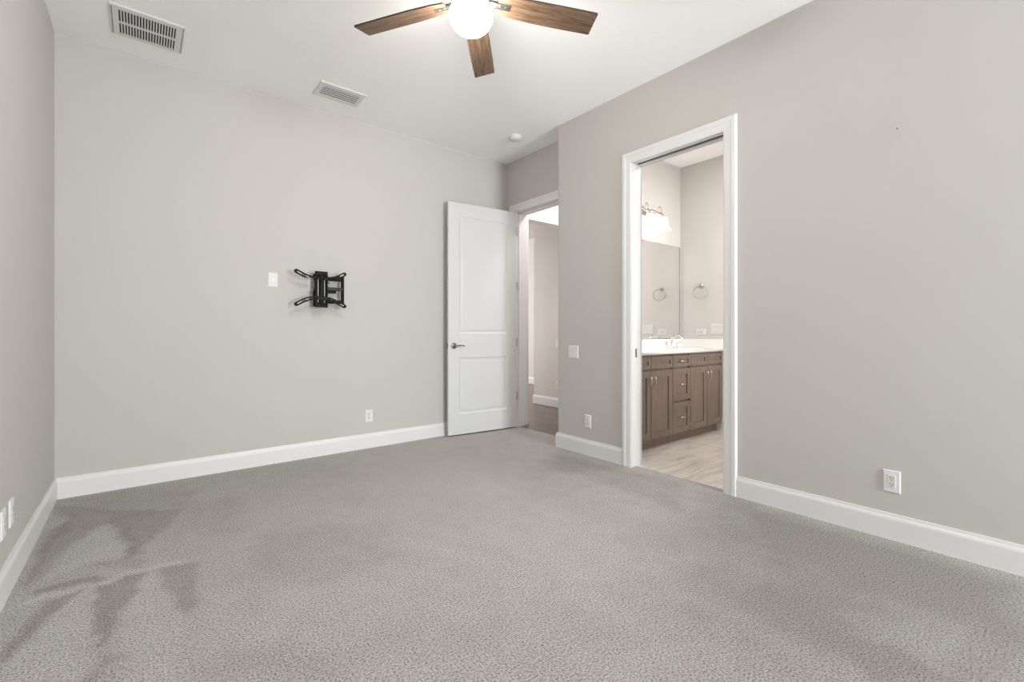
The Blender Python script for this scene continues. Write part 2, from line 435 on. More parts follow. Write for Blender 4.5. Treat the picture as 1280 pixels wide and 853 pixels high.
stroke([(500,150),(560,160),(600,285),(560,310),(545,250)], 0.28, 0.02)
stroke([(140,452),(420,390),(436,412),(150,472)], 0.8, 0.012)
stroke([(110,492),(460,414),(550,372),(800,318),(805,332),(555,390),(465,432),(115,510)], -0.5, 0.010)
stroke([(175,512),(335,465),(285,512),(205,572),(125,682),(20,772),(0,752),(58,680),(118,590)], 0.85, 0.015)
stroke([(412,442),(478,428),(500,470),(515,580),(482,690),(442,690),(428,560)], 0.8, 0.012)
stroke([(488,415),(622,370),(612,440),(562,520),(522,592),(500,500)], 0.75, 0.014)
stroke([(672,366),(740,345),(865,325),(885,500),(842,552),(780,490)], 0.62, 0.02)
stroke([(415,335),(560,305),(640,320),(560,365),(430,350)], 0.4, 0.015)
stroke([(425,790),(440,742),(570,732),(575,748),(470,775),(410,853),(350,853)], 0.5, 0.012)
stroke([(820,60),(1053,40),(1053,200),(900,230),(760,170)], 0.25, 0.06)
stroke([(230,60),(560,10),(840,20),(820,90),(500,100)], 0.28, 0.05)
stroke([(420,170),(490,165),(545,260),(540,300),(400,330),(200,400),(300,285)], -0.3, 0.03)
stroke([(300,480),(415,440),(430,690),(330,853),(0,853),(0,780),(130,690)], -0.32, 0.03)
stroke([(620,400),(680,375),(780,500),(840,560),(760,853),(560,853),(520,640)], -0.3, 0.03)
stroke([(860,540),(1053,420),(1053,853),(780,853)], -0.12, 0.06)
wedge([(330,665),(470,655),(500,700),(400,730),(300,720)], 0.28, 0.06)
wedge([(250,830),(360,805),(420,853),(230,853)], 0.35, 0.06)
wedge([(400,690),(560,660),(600,690),(420,800),(330,840),(300,780)], -0.12, 0.07)
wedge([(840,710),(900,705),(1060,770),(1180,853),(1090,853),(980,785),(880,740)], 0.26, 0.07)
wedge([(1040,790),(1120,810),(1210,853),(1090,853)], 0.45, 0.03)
wedge([(930,630),(1280,735),(1280,800),(1100,735),(960,670)], 0.5, 0.08)  # band of shade along the right wall, painted into the carpet
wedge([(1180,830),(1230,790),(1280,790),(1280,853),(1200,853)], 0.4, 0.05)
wedge([(700,568),(780,588),(850,600),(850,640),(740,600),(690,585)], 0.35, 0.05)  # darker patch beside the bathroom doorway
wedge([(900,622),(1280,715),(1280,853),(1010,853),(860,730)], 0.95, 0.40)  # broad dimming near the right wall, painted as darker carpet
wedge([(420,760),(1000,740),(1000,853),(420,853)], 0.20, 0.20)  # slightly darker band across the near floor
wedge([(660,540),(930,600),(960,680),(800,690),(640,600),(560,560)], 0.22, 0.15)  # slightly darker area in front of the doorways
nx, ny = len(xs), len(ys)
me = bpy.data.meshes.new('floor')
co = np.stack([GX, GY, np.zeros_like(GX)], -1).reshape(-1, 3)
idx = np.arange(nx*ny).reshape(ny, nx)
fc = np.stack([idx[:-1, :-1], idx[:-1, 1:], idx[1:, 1:], idx[1:, :-1]], -1).reshape(-1, 4)
me.from_pydata(co.tolist(), [], fc.tolist())
# keep carpet only inside the room (wall line, doorways)
bm = bmesh.new(); bm.from_mesh(me)
at = me.attributes.new('pile_and_shade', 'FLOAT', 'POINT'); at.data.foreach_set('value', pile_tone.reshape(-1).astype(np.float32))
bm.free(); bm = bmesh.new(); bm.from_mesh(me)
kill = []
for f in bm.faces:
    c = f.calc_center_median()
    if c.x > XR+0.06 and c.y < YJ-0.02: kill.append(f)
bmesh.ops.delete(bm, geom=kill, context='FACES'); bm.to_mesh(me); bm.free()
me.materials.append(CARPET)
fl = bpy.data.objects.new('floor', me); C.objects.link(fl)
struct(fl, 'grey cut pile carpet with vacuum strokes covering the bedroom floor')

# ---- hall beyond the bedroom door
HX, HY = 4.65, 5.21
W = MB(); W.box(XE+0.06, 7.0, YJ-0.6, 9.5, -0.055, -0.004)
struct(W.build('floor_hall', PLANK), 'dark brown wood plank floor in the hall')
W = MB()
W.box(HX, HX+0.36, YJ, HY, -0.05, H); W.box(HX, HX+0.36, HY, 9.5, 2.63, H)
struct(W.build('wall_hall', HWALL), 'pinkish beige hall wall seen through the bedroom doorway')
W = MB(); W.box(XE+TE, 3.56, 4.12, 4.24, -0.05, H); W.box(4.57, HX, 4.12, 4.24, -0.05, H); W.box(3.56, 4.57, 4.12, 4.24, 2.445, H)
struct(W.build('wall_partition', HWALL), 'hall wall above the cased opening, seen over the bedroom doorway')
W = MB(); W.box(6.35, 6.47, HY-2.1, 9.5, -0.05, H); W.box(HX, 6.47, 9.5, 9.6, -0.05, H); W.box(XE, HX, 9.5, 9.6, -0.05, H); W.box(XE, XE+TE, YB+0.12, 9.5, -0.05, H); W.box(HX+0.36, 6.47, HY-2.2, HY-2.1, -0.05, H)
struct(W.build('wall_far', HWALL), 'bright far wall beyond the hall opening')
W = MB(); W.box(XE+0.02, HX+0.4, BY+0.06, YJ, -0.05, H)
struct(W.build('wall_service', HWALL), 'wall between the bathroom and the hall')
W = MB(); W.box(XE+TE, 6.5, YJ, 9.6, H, H+0.1)
struct(W.build('ceiling_hall', CEIL), 'white hall ceiling')

# ---- bathroom
W = MB(); W.box(XR+0.06, BX+0.1, BN, BY+0.02, -0.055, 0.0)
struct(W.build('floor_bathroom', TILE), 'beige porcelain tile floor of the bathroom')
W = MB(); W.box(BX, BX+0.1, BN, BY, -0.05, H)
struct(W.build('wall_bathroom_right', BWALL), 'warm beige bathroom wall holding the towel ring')
W = MB(); W.box(XR+TR, BX+0.1, BY, BY+0.06, -0.05, H)
struct(W.build('wall_bathroom_back', BWALL), 'warm beige bathroom wall behind the mirror')
W = MB(); W.box(XR+TR, BX+0.1, BN-0.1, BN, -0.05, H)
struct(W.build('wall_bathroom_front', BWALL), 'near bathroom wall out of view')
W = MB(); W.box(XR+TR, BX+0.1, BN-0.1, BY, H, H+0.1)
struct(W.build('ceiling_bathroom', CEIL), 'white bathroom ceiling')

# ---- baseboards: profile (out from wall, height)
BP = [(0, 0), (0.015, 0), (0.015, 0.106), (0.0125, 0.116), (0.009, 0.124), (0.007, 0.137), (0, 0.137)]
def base_run(m, p0, p1, nrm, a0=0.0, a1=0.0):
    """a0/a1: how far the outer edge runs past each end (mitres)"""
    p0, p1, nrm = Vector(p0), Vector(p1), Vector(nrm); d = (p1-p0).normalized()
    f = lambda p, s, k: [((p+nrm*o+d*(s*o/0.015*k)).x, (p+nrm*o+d*(s*o/0.015*k)).y, z) for o, z in BP]
    m.loops([f(p0, -1, a0), f(p1, 1, a1)]); return m
W = MB(); base_run(W, (XL, YB), (XE, YB), (0, -1), -0.015, 0)
struct(W.build('baseboard_back', TRIM), 'white baseboard along the back wall')
W = MB(); base_run(W, (XL, YN), (XL, YB), (1, 0), 0, -0.015)
struct(W.build('baseboard_left', TRIM), 'white baseboard along the left wall')
W = MB(); base_run(W, (XR, YN), (XR, DB0-0.092), (-1, 0))
struct(W.build('baseboard_right', TRIM), 'white baseboard on the right wall, from the bathroom doorway to the near corner')
W = MB(); base_run(W, (XR, DB1+0.092), (XR, YJ), (-1, 0), 0, 0.015); base_run(W, (XR, YJ), (XE, YJ), (0, 1), 0.015, 0)
struct(W.build('baseboard_corner', TRIM), 'short white baseboard between the bathroom doorway and the wall corner')
W = MB(); base_run(W, (HX, YJ), (HX, HY), (-1, 0), 0, 0.015); base_run(W, (HX, HY), (HX+0.36, HY), (0, 1), 0.015, 0)
struct(W.build('baseboard_hall', TRIM), 'white baseboard at the foot of the hall wall')
W = MB(); base_run(W, (6.35, HY-2), (6.35, 9.5), (-1, 0))
struct(W.build('baseboard_far', TRIM), 'white baseboard on the far wall beyond the hall')
W = MB(); base_run(W, (BX, BN), (BX, 2.535), (-1, 0))
struct(W.build('baseboard_bathroom', TRIM), 'white baseboard on the bathroom wall beside the vanity')

# ---- door casings (profile across the width: 0 = opening edge)
CP = [(0, 0), (0, 0.011), (0.010, 0.015), (0.050, 0.017), (0.060, 0.0205), (0.082, 0.0205), (0.090, 0.014), (0.090, 0)]
def casing(m, a0, a1, zt, place, z0=0.0):
    """place(across, out, z) -> world; legs at a0, a1 and a mitred head"""
    L = lambda a, s, z, dz: [place(a+s*wd, o, z+dz*wd) for wd, o in CP]
    m.loops([L(a0, -1, z0, 0), L(a0, -1, zt, 1)]); m.loops([L(a1, 1, z0, 0), L(a1, 1, zt, 1)])
    m.loops([L(a0, -1, zt, 1), L(a1, 1, zt, 1)]); return m

# bathroom doorway (pocket door frame): casing, jamb with a dark slot in the head
W = MB(); casing(W, DB0, DB1, DZ, lambda a, o, z: (XR-o, a, z))
t1 = struct(W.build('trim_1', TRIM), 'white casing around the bathroom doorway')
J = MB()
J.box(XR-0.004, XR+TR+0.004, DB1, DB1+0.016, 0, DZ+0.016); J.box(XR-0.004, XR+TR+0.004, DB0-0.016, DB0, 0, DZ+0.016)
J.box(XR-0.004, XR+0.038, DB0, DB1, DZ, DZ+0.016); J.box(XR+0.082, XR+TR+0.004, DB0, DB1, DZ, DZ+0.016)
j = J.build('jamb', TRIM, t1)
S = MB(); S.box(XR+0.036, XR+0.084, DB0, DB1, DZ+0.010, DZ+0.0165); S.build('door_track', GRAPH, t1)
S = MB(); S.box(XR+0.040, XR+0.062, DB1-0.002, DB1+0.001, 0.885, 0.955, 0.0008); S.box(XR+0.046, XR+0.056, DB1-0.003, DB1+0.001, 0.905, 0.935, 0.0008)
tag(S.build('strike_plate', DNICK, t1), 'nickel strike plate')
W = MB(); casing(W, DB0, DB1, DZ, lambda a, o, z: (XR+TR+o, a, z)); W.build('inner_casing', TRIM, t1)

# entry doorway
W = MB()
L = lambda a, s, z, dz: [(XE-o, a+s*wd, z+dz*wd) for wd, o in CP]
W.loops([L(DE1, 1, 0, 0), L(DE1, 1, DZ, 1)]); W.loops([L(DE0+0.0, -1, DZ, 1)[:], L(DE1, 1, DZ, 1)])
t2 = struct(W.build('trim_2', TRIM), 'white casing of the bedroom doorway to the hall')
J = MB()
J.box(XE-0.004, XE+TE+0.004, DE1, DE1+0.016, 0, DZ+0.016); J.box(XE-0.004, XE+TE+0.004, DE0-0.016, DE0, 0, DZ+0.016); J.box(XE-0.004, XE+TE+0.004, DE0, DE1, DZ, DZ+0.016)
J.build('jamb', TRIM, t2)
J = MB(); J.box(XE+0.045, XE+0.085, DE1-0.011, DE1, 0, DZ); J.box(XE+0.045, XE+0.085, DE0, DE1-0.011, DZ-0.011, DZ); J.build('door_stop', TRIM, t2)
# hall opening
W = MB(); casing(W, 3.58, 4.55, 2.43, lambda a, o, z: (a, 4.12-o, z))
t3 = struct(W.build('trim_3', TRIM), 'white casing of the hall opening just beyond the bedroom doorway')
J = MB(); J.box(3.564, 3.58, 4.116, 4.244, 0, 2.445); J.box(4.55, 4.566, 4.116, 4.244, 0, 2.445); J.box(3.58, 4.55, 4.116, 4.244, 2.43, 2.445); J.build('jamb', TRIM, t3)

# ================================================================== bedroom door (open, two panels)
ang = math.atan2(0.085, -0.826)                # direction from hinge to free edge
DW = 0.848
door = thing('door_1', 'white two panel door standing open against the back wall', 'door', (3.309, 4.004, 0), ang, kind='structure')
# local: x from hinge to free edge, local +y is the side seen by the camera (front), thickness towards -y
DT = 0.035; ZB, ZT = 0.014, 2.446
flip = lambda y: y
st, tr_, mr0, mr1, br_ = 0.125, 0.137, 0.822, 1.072, 0.225
M_ = MB()
M_.box(0, st, 0, DT, ZB, ZT, 0.0015, 1); M_.box(DW-st, DW, 0, DT, ZB, ZT, 0.0015, 1)
M_.box(st-0.002, DW-st+0.002, 0.0, DT, ZT-tr_, ZT-0.0002); M_.box(st-0.002, DW-st+0.002, 0.0, DT, mr0, mr1); M_.box(st-0.002, DW-st+0.002, 0.0, DT, ZB+0.0002, br_)
# local +y points away from the camera after the rotation by ~174 degrees: shift so that the front face lies on local y = 0
lf = M_.build('leaf', DOORP, door)
lf.location = (0, -DT, 0)
def raised_panel(x0, x1, z0, z1, T):
    prof = [(0, 0.0), (0.004, 0.001), (0.012, 0.007), (0.020, 0.0085), (0.026, 0.0085), (0.040, 0.0045), (0.048, 0.0035)]
    m = MB()
    rect = lambda i, y: [(x0+i, y, z0+i), (x1-i, y, z0+i), (x1-i, y, z1-i), (x0+i, y, z1-i)]
    lp = [rect(i, d) for i, d in prof[::-1]]+[rect(i, T-d) for i, d in prof]
    m.loops(lp); return m
for z0, z1 in ((mr1, ZT-tr_), (br_, mr0)):
    p = raised_panel(st, DW-st, z0, z1, DT).build('panel', DOORP, door); p.location = (0, -DT, 0)
for z in (2.233, 1.61, 0.974, 0.365):
    h = MB(); h.box(-0.0075, 0.0006, -0.030, -0.004, z-0.045, z+0.045); h.tube([(-0.006, 0.002, z-0.045), (-0.006, 0.002, z+0.045)], 0.005, 10)
    tag(h.build('hinge', NICKEL, door, True), 'satin nickel hinge')
def lever(side):
    y = 0.0 if side > 0 else -DT; s = side
    x = DW-0.062; z = 0.945; m = MB()
    b = MB(); b.lathe([(0, 0), (0.031, 0), (0.033, 0.004), (0.030, 0.010), (0.020, 0.013), (0.013, 0.016), (0.011, 0.034), (0, 0.034)], 28, axis='y')
    if s > 0: b.bm.transform(Matrix.Rotation(PI, 4, 'Z'))
    b.bm.transform(Matrix.Translation((x, y, z)))
    pts = curve_pts([(x+0.004, y+s*0.034, z), (x-0.02, y+s*0.037, z-0.001), (x-0.05, y+s*0.037, z+0.004), (x-0.085, y+s*0.036, z+0.003), (x-0.112, y+s*0.034, z-0.003)], 16)
    n = len(pts); b.tube(pts, 0.008, 12, taper=[0.0105-0.005*k/(n-1) for k in range(n)])
    return b.build('lever_handle', DNICK, door, True)
tag(lever(-1), 'brushed nickel lever handle'); tag(lever(1), 'brushed nickel lever handle on the wall side')
b = MB(); b.box(DW-0.0005, DW+0.001, -0.031, -0.005, 0.917, 0.974); b.box(DW, DW+0.009, -0.025, -0.011, 0.937, 0.954, 0.002); b.build('latch_plate', DNICK, door)

# ================================================================== ceiling fan
HUB = (1.272, 1.893)
fan = thing('ceiling_fan', 'five blade ceiling fan with walnut blades and a lit white glass globe', 'ceiling fan', (HUB[0], HUB[1], H))
zf = lambda z: z-H
MB().lathe([(0, 0), (0.075, 0), (0.074, -0.02), (0.060, -0.05), (0.030, -0.062), (0, -0.062)], 40).build('canopy', NICKEL, fan, True)
MB().lathe([(0, -0.06), (0.0125, -0.06), (0.0125, -0.19), (0, -0.19)], 20).build('downrod', NICKEL, fan, True)
MB().lathe([(0, -0.175), (0.03, -0.178), (0.05, -0.19), (0.108, -0.205), (0.118, -0.222), (0.118, -0.268), (0.106, -0.29), (0.095, -0.318), (0.092, -0.335), (0, -0.335)], 48).build('motor_housing', NICKEL, fan, True)
gl = MB(); pr = []
for k in range(0, 22):
    t = R(42)+(PI-R(42))*k/21
    pr.append((0.107*math.sin(t), -0.386+0.088*math.cos(t)))
pr[-1] = (0, pr[-1][1])
gl.lathe([(0, pr[0][1]+0.002)]+pr, 48)
tag(gl.build('light_globe', GLOBE, fan, True), 'glowing white glass globe')
R0, R1 = 0.135, 0.662
def blade_outline():
    pts = []
    top = [(R0, 0.045), (0.20, 0.056), (0.32, 0.0635), (0.5, 0.065), (R1-0.004, 0.0645), (R1, 0.061)]
    bot = [(R1-0.002, -0.061), (R1-0.006, -0.0645), (0.5, -0.065), (0.32, -0.0635), (0.20, -0.056), (R0, -0.045)]
    return top+bot
first = None
for k in range(5):
    a = R(48.6+72*k)
    if first is None:
        m = MB(); hole = [(0.168, 0.016), (0.196, 0.016), (0.196, -0.016), (0.168, -0.016)]
        m.prism(blade_outline(), -0.004, 0.004)
        bl = m.build('blade', BLADE, fan); me = bl.data; me.materials.append(BLEDGE)
        for f in me.polygons:
            if abs(f.normal.z) < 0.5: f.material_index = 1
        i = MB(); i.box(0.09, 0.196, -0.017, 0.017, -0.0085, -0.0035, 0.001); i.box(0.193, 0.1985, -0.019, 0.019, -0.0078, 0.003, 0.001); i.box(0.085, 0.19, -0.017, 0.017, 0.0035, 0.0075, 0.001)
        for sx in (0.150, 0.178): i.lathe([(0, -0.0035), (0.005, -0.0035), (0.005, -0.0105), (0, -0.0115)], 10, c=(sx, 0, 0))
        ir = i.build('blade_iron', NICKEL, bl)
        first = bl
    else: bl = copy_tree(first, fan)
    bl.location = (0, 0, zf(2.742)); bl.rotation_euler = (Matrix.Rotation(a, 4, 'Z') @ Matrix.Rotation(R(-13), 4, 'X')).to_euler()

# ================================================================== vents, detector
def ceiling_vent(name, label, x0, x1, y0, y1, ox0, ox1, oy0, oy1, n, along, mid):
    t = thing(name, label, 'vent', ((x0+x1)/2, (y0+y1)/2, H), group=None)
    ax, bx, ay, by = x0-t.location.x, x1-t.location.x, y0-t.location.y, y1-t.location.y
    a, b, c, d = ox0-t.location.x, ox1-t.location.x, oy0-t.location.y, oy1-t.location.y
    fr = MB(); o = lambda e, z: [(ax+e, ay+e, z), (bx-e, ay+e, z), (bx-e, by-e, z), (ax+e, by-e, z)]
    q = lambda z: [(a, c, z), (b, c, z), (b, d, z), (a, d, z)]
    fr.loops([o(0, -0.0005), o(0, -0.004), o(0.006, -0.010), q(-0.010), q(-0.001)], False, False)
    fr.build('frame', TRIM, t)
    bk = MB(); bk.box(a, b, c, d, -0.0012, -0.0006); bk.build('duct_opening', GRAPH, t)
    if along == 'y':
        s = (b-a)/n
        for k in range(n):
            m = MB(); m.box(a+s*k+s*0.55, a+s*k+s*1.0, c, d, -0.0100, -0.0025); m.build('slat', TRIM, t)
        if mid: m = MB(); m.box(a, b, mid-t.location.y-0.007, mid-t.location.y+0.007, -0.0108, -0.002); m.build('cross_bar', TRIM, t)
    else:
        s = (d-c)/n
        for k in range(n):
            y = c+s*(k+0.5); m = MB()
            m.prism([(y-s*0.38, -0.0108), (y+s*0.26, -0.0108), (y+s*0.26+0.015, -0.0022), (y-s*0.38+0.019, -0.0022)], a, b, 'x'); m.build('louver', TRIM, t)
    return t, (ax, bx, ay, by)
t, q = ceiling_vent('ceiling_vent', 'large white slatted return vent in the ceiling at the upper left', -0.153, 0.222, 3.592, 3.953, -0.109, 0.180, 3.637, 3.922, 20, 'y', 3.783)
for sx in (q[0]+0.012, q[1]-0.012):
    m = MB(); m.box(sx-0.0015, sx+0.0015, q[2]+0.02, q[3]-0.02, -0.0112, -0.0095); m.build('side_seam', GRAPH, t)
ceiling_vent('ceiling_vent', 'small white louvered supply vent in the ceiling above the wall bracket', 1.085, 1.448, 3.688, 3.935, 1.122, 1.414, 3.742, 3.898, 5, 'x', None)
sm = thing('smoke_detector', 'round white smoke detector on the ceiling in front of the doorway', 'smoke detector', (2.911, 3.543, H))
MB().lathe([(0, 0), (0.068, 0), (0.068, -0.010), (0.066, -0.013), (0, -0.013)], 40).build('base', PLATE, sm, True)
MB().lathe([(0, -0.012), (0.062, -0.012), (0.060, -0.026), (0.050, -0.036), (0.030, -0.041), (0, -0.042)], 40).build('cover', PLATE, sm, True)

# ================================================================== wall plates (local: -y is the front)
def plate_mesh(wd, ht, th=0.006):
    m = MB(); o = lambda e, y: [(-wd/2+e, y, -ht/2+e), (wd/2-e, y, -ht/2+e), (wd/2-e, y, ht/2-e), (-wd/2+e, y, ht/2-e)]
    m.loops([o(0, 0), o(0, -th*0.45), o(0.0035, -th), o(0.006, -th)]); return m
def outlet(label, loc, rot, gang=1, horiz=False, style='decora', group=None):
    t = thing('wall_outlet', label, 'outlet', loc, rot, group)
    wd, ht = 0.072, 0.117
    plate_mesh(wd, ht).build('cover_plate', PLATE, t)
    m = MB(); m.box(-0.0168, 0.0168, -0.0078, -0.004, -0.0335, 0.0335, 0.0012); rc = m.build('receptacle', PLATE2, t)
    for zc in (0.0165, -0.0165):
        m = MB()
        for sx, hh in ((-0.0065, 0.0085), (0.0065, 0.007)): m.box(sx-0.0013, sx+0.0013, -0.0083, -0.007, zc+0.002-hh/2+0.002, zc+0.002+hh/2+0.002)
        m.lathe([(0, 0.0070), (0.0029, 0.0070), (0.0029, 0.0083), (0, 0.0083)], 12, c=(0, 0, zc-0.0075), axis='y')
        m.build('socket_slots', DARK, rc)
    if horiz:
        for c in t.children: c.rotation_euler = (0, PI/2, 0)
    return t
def switch(label, loc, rot, gang, group=None, pitch=0.046):
    t = thing('light_switch', label, 'light switch', loc, rot, group)
    plate_mesh(0.072+pitch*(gang-1), 0.117).build('cover_plate', PLATE, t)
    for k in range(gang):
        x = (k-(gang-1)/2)*pitch
        m = MB(); m.prism([(-0.0055, -0.033), (-0.0095, -0.033), (-0.0070, 0.0), (-0.0065, 0.033), (-0.0050, 0.033)], x-0.0165, x+0.0165, 'x')
        m.build('rocker', PLATE2, t)
    return t
outlet('white outlet low on the right wall, right of the bathroom doorway', (XR, 0.614, 0.306), FACE_B)
outlet('white outlet low on the right wall between the corner and the bathroom doorway', (XR, 2.727, 0.299), FACE_B)
outlet('white outlet low on the back wall, left of the open door', (1.663, YB, 0.302), FACE_A)
outlet('white outlet on the back wall, partly hidden behind the black bracket', (1.157, YB, 1.504), FACE_A)
outlet('nearer of two white outlets low on the left wall', (XL, 2.755, 0.310), FACE_C)
outlet('farther of two white outlets low on the left wall, nearer the corner', (XL, 2.905, 0.312), FACE_C)
switch('white two gang light switch beside the wall corner', (XR, 2.901, 0.909), FACE_B, 2)
switch('white light switch on the hall wall through the bedroom doorway', (HX, 4.700, 0.924), FACE_B, 1)
outlet('white outlet low on the hall wall through the bedroom doorway', (HX, 4.690, 0.322), FACE_B)
cp = thing('coaxial_wall_plate', 'white cable plate on the back wall, left of the black bracket', 'wall plate', (0.846, YB, 1.524), FACE_A)
plate_mesh(0.072, 0.117).build('cover_plate', PLATE, cp)
MB().lathe([(0, 0.005), (0.0062, 0.005), (0.0062, 0.009), (0.0046, 0.009), (0.0046, 0.016), (0, 0.016)], 14, axis='y').build('cable_jack', NICKEL, cp, True)
o = outlet('white horizontal outlet above the vanity backsplash, beside the mirror corner', (BX, 2.724, 1.089), FACE_B, horiz=True)
switch('white multi gang switch plate above the vanity, beside the bathroom door casing', (BX, 2.520, 1.121), FACE_B, 3)
m = MB(); m.lathe([(0, 0), (0.0022, 0), (0.0022, 0.010), (0.0045, 0.0105), (0.0045, 0.0125), (0, 0.013)], 12, axis='y')
nl = m.build('nail', DNICK, None, True, (XR, 0.591, 2.154)); nl.rotation_euler = (R(-12), 0, FACE_B)
tag(nl, 'small dark nail left in the right wall above the outlet', 'nail')

# ================================================================== TV wall bracket
OX, OZ = 1.20, 1.46
br = thing('tv_wall_mount', 'black articulated television bracket folded against the back wall', 'wall mount', (OX, YB, OZ))
lx = lambda p: [(x-OX, z-OZ) for x, z in p]
up = lx(curve_pts([(0.994, 1.597), (1.057, 1.566), (1.12, 1.548), (1.20, 1.541), (1.285, 1.552), (1.345, 1.574), (1.388, 1.598)], 36))
lo = lx(curve_pts([(0.994, 1.322), (1.057, 1.358), (1.12, 1.377), (1.19, 1.383), (1.265, 1.371), (1.335, 1.344), (1.388, 1.317)], 36))
def sub(path, f0, f1):
    n = len(path)-1; i0, i1 = int(round(f0*n)), int(round(f1*n)); return path[i0:max(i1, i0+1)+1]
for nm, path in (('upper', up), ('lower', lo)):
    holes = [stadium(sub(path, a, b), 0.011, 5) for a, b in ((0.025, 0.12), (0.20, 0.27), (0.33, 0.40), (0.70, 0.75), (0.85, 0.97))]
    holes += [stadium(sub(path, a, b), 0.007, 5) for a, b in ((0.148, 0.172), (0.29, 0.31))]
    m = curve_plate(stadium(path, 0.034), holes, 0.010, bev=0.0)
    m.bm.transform(Matrix.Translation((0, -0.136, 0)))
    m.build('curved_arm', BLACK, br)
m = MB()       # tilting head: channel with two ribs
x0, x1 = 1.150-OX, 1.250-OX
m.box(x0, x1, -0.112, -0.104, 1.308-OZ, 1.606-OZ, 0.002); m.box(x0, x0+0.012, -0.130, -0.104, 1.308-OZ, 1.612-OZ, 0.003); m.box(x1-0.012, x1, -0.130, -0.104, 1.300-OZ, 1.602-OZ, 0.003)
m.box(x0+0.036, x1-0.036, -0.128, -0.108, 1.33-OZ, 1.59-OZ, 0.003)
m.box(x0, x1, -0.131, -0.108, 1.575-OZ, 1.610-OZ, 0.004); m.box(x0, x1, -0.131, -0.108, 1.302-OZ, 1.325-OZ, 0.004)
hd = m.build('head_plate', BLACK, br)
for sx in (x0+0.022, x1-0.024):
    m = MB(); m.box(sx-0.003, sx+0.003, -0.1175, -0.108, 1.345-OZ, 1.545-OZ, 0.001); m.build('glint_strip', plain('glint_metal', (0.18, 0.18, 0.175, 1), 0.35, metal=1.0), hd)  # lighter strips stand in for reflections on the black head plate
for sx in (x0+0.02, x1-0.02):
    for z in (1.544, 1.380):
        m = MB(); m.lathe([(0, 0.136), (0.007, 0.136), (0.007, 0.146), (0, 0.147)], 10, c=(sx, 0, z-OZ), axis='y'); m.build('bolt', BLACK2, br)
m = MB(); m.box(1.165-OX, 1.255-OX, -0.006, 0, 1.315-OZ, 1.60-OZ, 0.001); m.box(1.172-OX, 1.178-OX, -0.03, 0, 1.315-OZ, 1.60-OZ); m.box(1.232-OX, 1.238-OX, -0.03, 0, 1.315-OZ, 1.60-OZ); m.build('wall_plate', BLACK, br)
m = MB(); m.lathe([(0, 1.338-OZ), (0.014, 1.338-OZ), (0.014, 1.584-OZ), (0, 1.584-OZ)], 18, c=(1.392-OX, -0.075, 0)); m.build('elbow_post', BLACK, br, True)
for z0, z1, y0, y1, xa, mt in ((1.538, 1.572, -0.085, -0.060, 1.21, BLACK), (1.340, 1.372, -0.085, -0.060, 1.21, BLACK), (1.452, 1.482, -0.090, -0.066, 1.20, BLACK2), (1.430, 1.452, -0.086, -0.062, 1.20, BLACK)):
    m = MB(); m.box(xa-OX, (1.392 if z0 != 1.430 else 1.335)-OX, y0, y1, z0-OZ, z1-OZ, 0.004); m.build('swing_arm', mt, br)
for z in (1.462,):
    m = MB(); m.lathe([(0, z-0.09-OZ), (0.016, z-0.09-OZ), (0.016, z+0.09-OZ), (0, z+0.09-OZ)], 18, c=(1.20-OX, -0.088, 0)); m.build('head_pivot', BLACK, br, True)
m = MB(); m.prism([(1.245-OX, 1.545-OZ), (1.278-OX, 1.510-OZ), (1.262-OX, 1.520-OZ), (1.245-OX, 1.505-OZ)], -0.10, -0.09, 'y'); m.build('tilt_lever', BLACK2, br)

# ================================================================== bathroom vanity
VY, CBZ, CTZ = 2.47, 0.088, 0.878      # front of the door faces, cabinet bottom, cabinet top
def shaker(m_frame, x0, x1, z0, z1, rail=0.062, t=0.019):
    m = m_frame
    m.box(x0, x0+rail, VY, VY+t, z0, z1); m.box(x1-rail, x1, VY, VY+t, z0, z1)
    m.box(x0+rail, x1-rail, VY, VY+t, z1-rail, z1); m.box(x0+rail, x1-rail, VY, VY+t, z0, z0+rail)
    p = MB(); p.box(x0+rail-0.002, x1-rail+0.002, VY+0.010, VY+0.016, z0+rail-0.002, z1-rail+0.002); return m, p
def bar_pull(x, z, vertical, ln=0.10):
    m = MB(); h = ln/2; y = VY
    if vertical:
        pts = curve_pts([(x, y, z-h+0.012), (x, y-0.018, z-h+0.010), (x, y-0.027, z-h+0.02), (x, y-0.030, z), (x, y-0.027, z+h-0.02), (x, y-0.018, z+h-0.010), (x, y, z+h-0.012)], 30)
    else:
        pts = curve_pts([(x-h+0.012, y, z), (x-h+0.010, y-0.018, z), (x-h+0.02, y-0.027, z), (x, y-0.030, z), (x+h-0.02, y-0.027, z), (x+h-0.010, y-0.018, z), (x+h-0.012, y, z)], 30)
    m.tube(pts, 0.0055, 10); return m
g = 0.004
def cabinet(label, x0, x1, fronts):
    t = thing('vanity_cabinet', label, 'cabinet', (0, 0, 0), 0, 'vanity cabinets')
    m = MB(); m.box(x0, x0+0.016, VY+0.021, BY-0.001, CBZ, CTZ); m.box(x1-0.016, x1, VY+0.021, BY-0.001, CBZ, CTZ); m.box(x0, x1, BY-0.012, BY-0.001, CBZ, CTZ)
    m.box(x0, x1, VY+0.021, BY-0.001, CBZ, CBZ+0.016); m.box(x0, x1, VY+0.021, VY+0.037, CBZ, CTZ); m.build('body', CAB, t)
    m = MB(); m.box(x0, x1, VY+0.062, VY+0.078, 0, CBZ); m.build('toe_kick', CAB, t)
    for kind, a, b, z0, z1, hx, hz, vert in fronts:
        m, p = shaker(MB(), a+g, b-g, z0, z1, 0.062 if kind == 'door' else (0.034 if z1-z0 < 0.2 else 0.055))
        f = m.build(kind, CAB, t); p.build('panel', CAB, f)
        if hx is not None: tag(bar_pull(hx, hz, vert).build('pull_handle', CHROME, f, True), 'curved chrome pull')
    return t
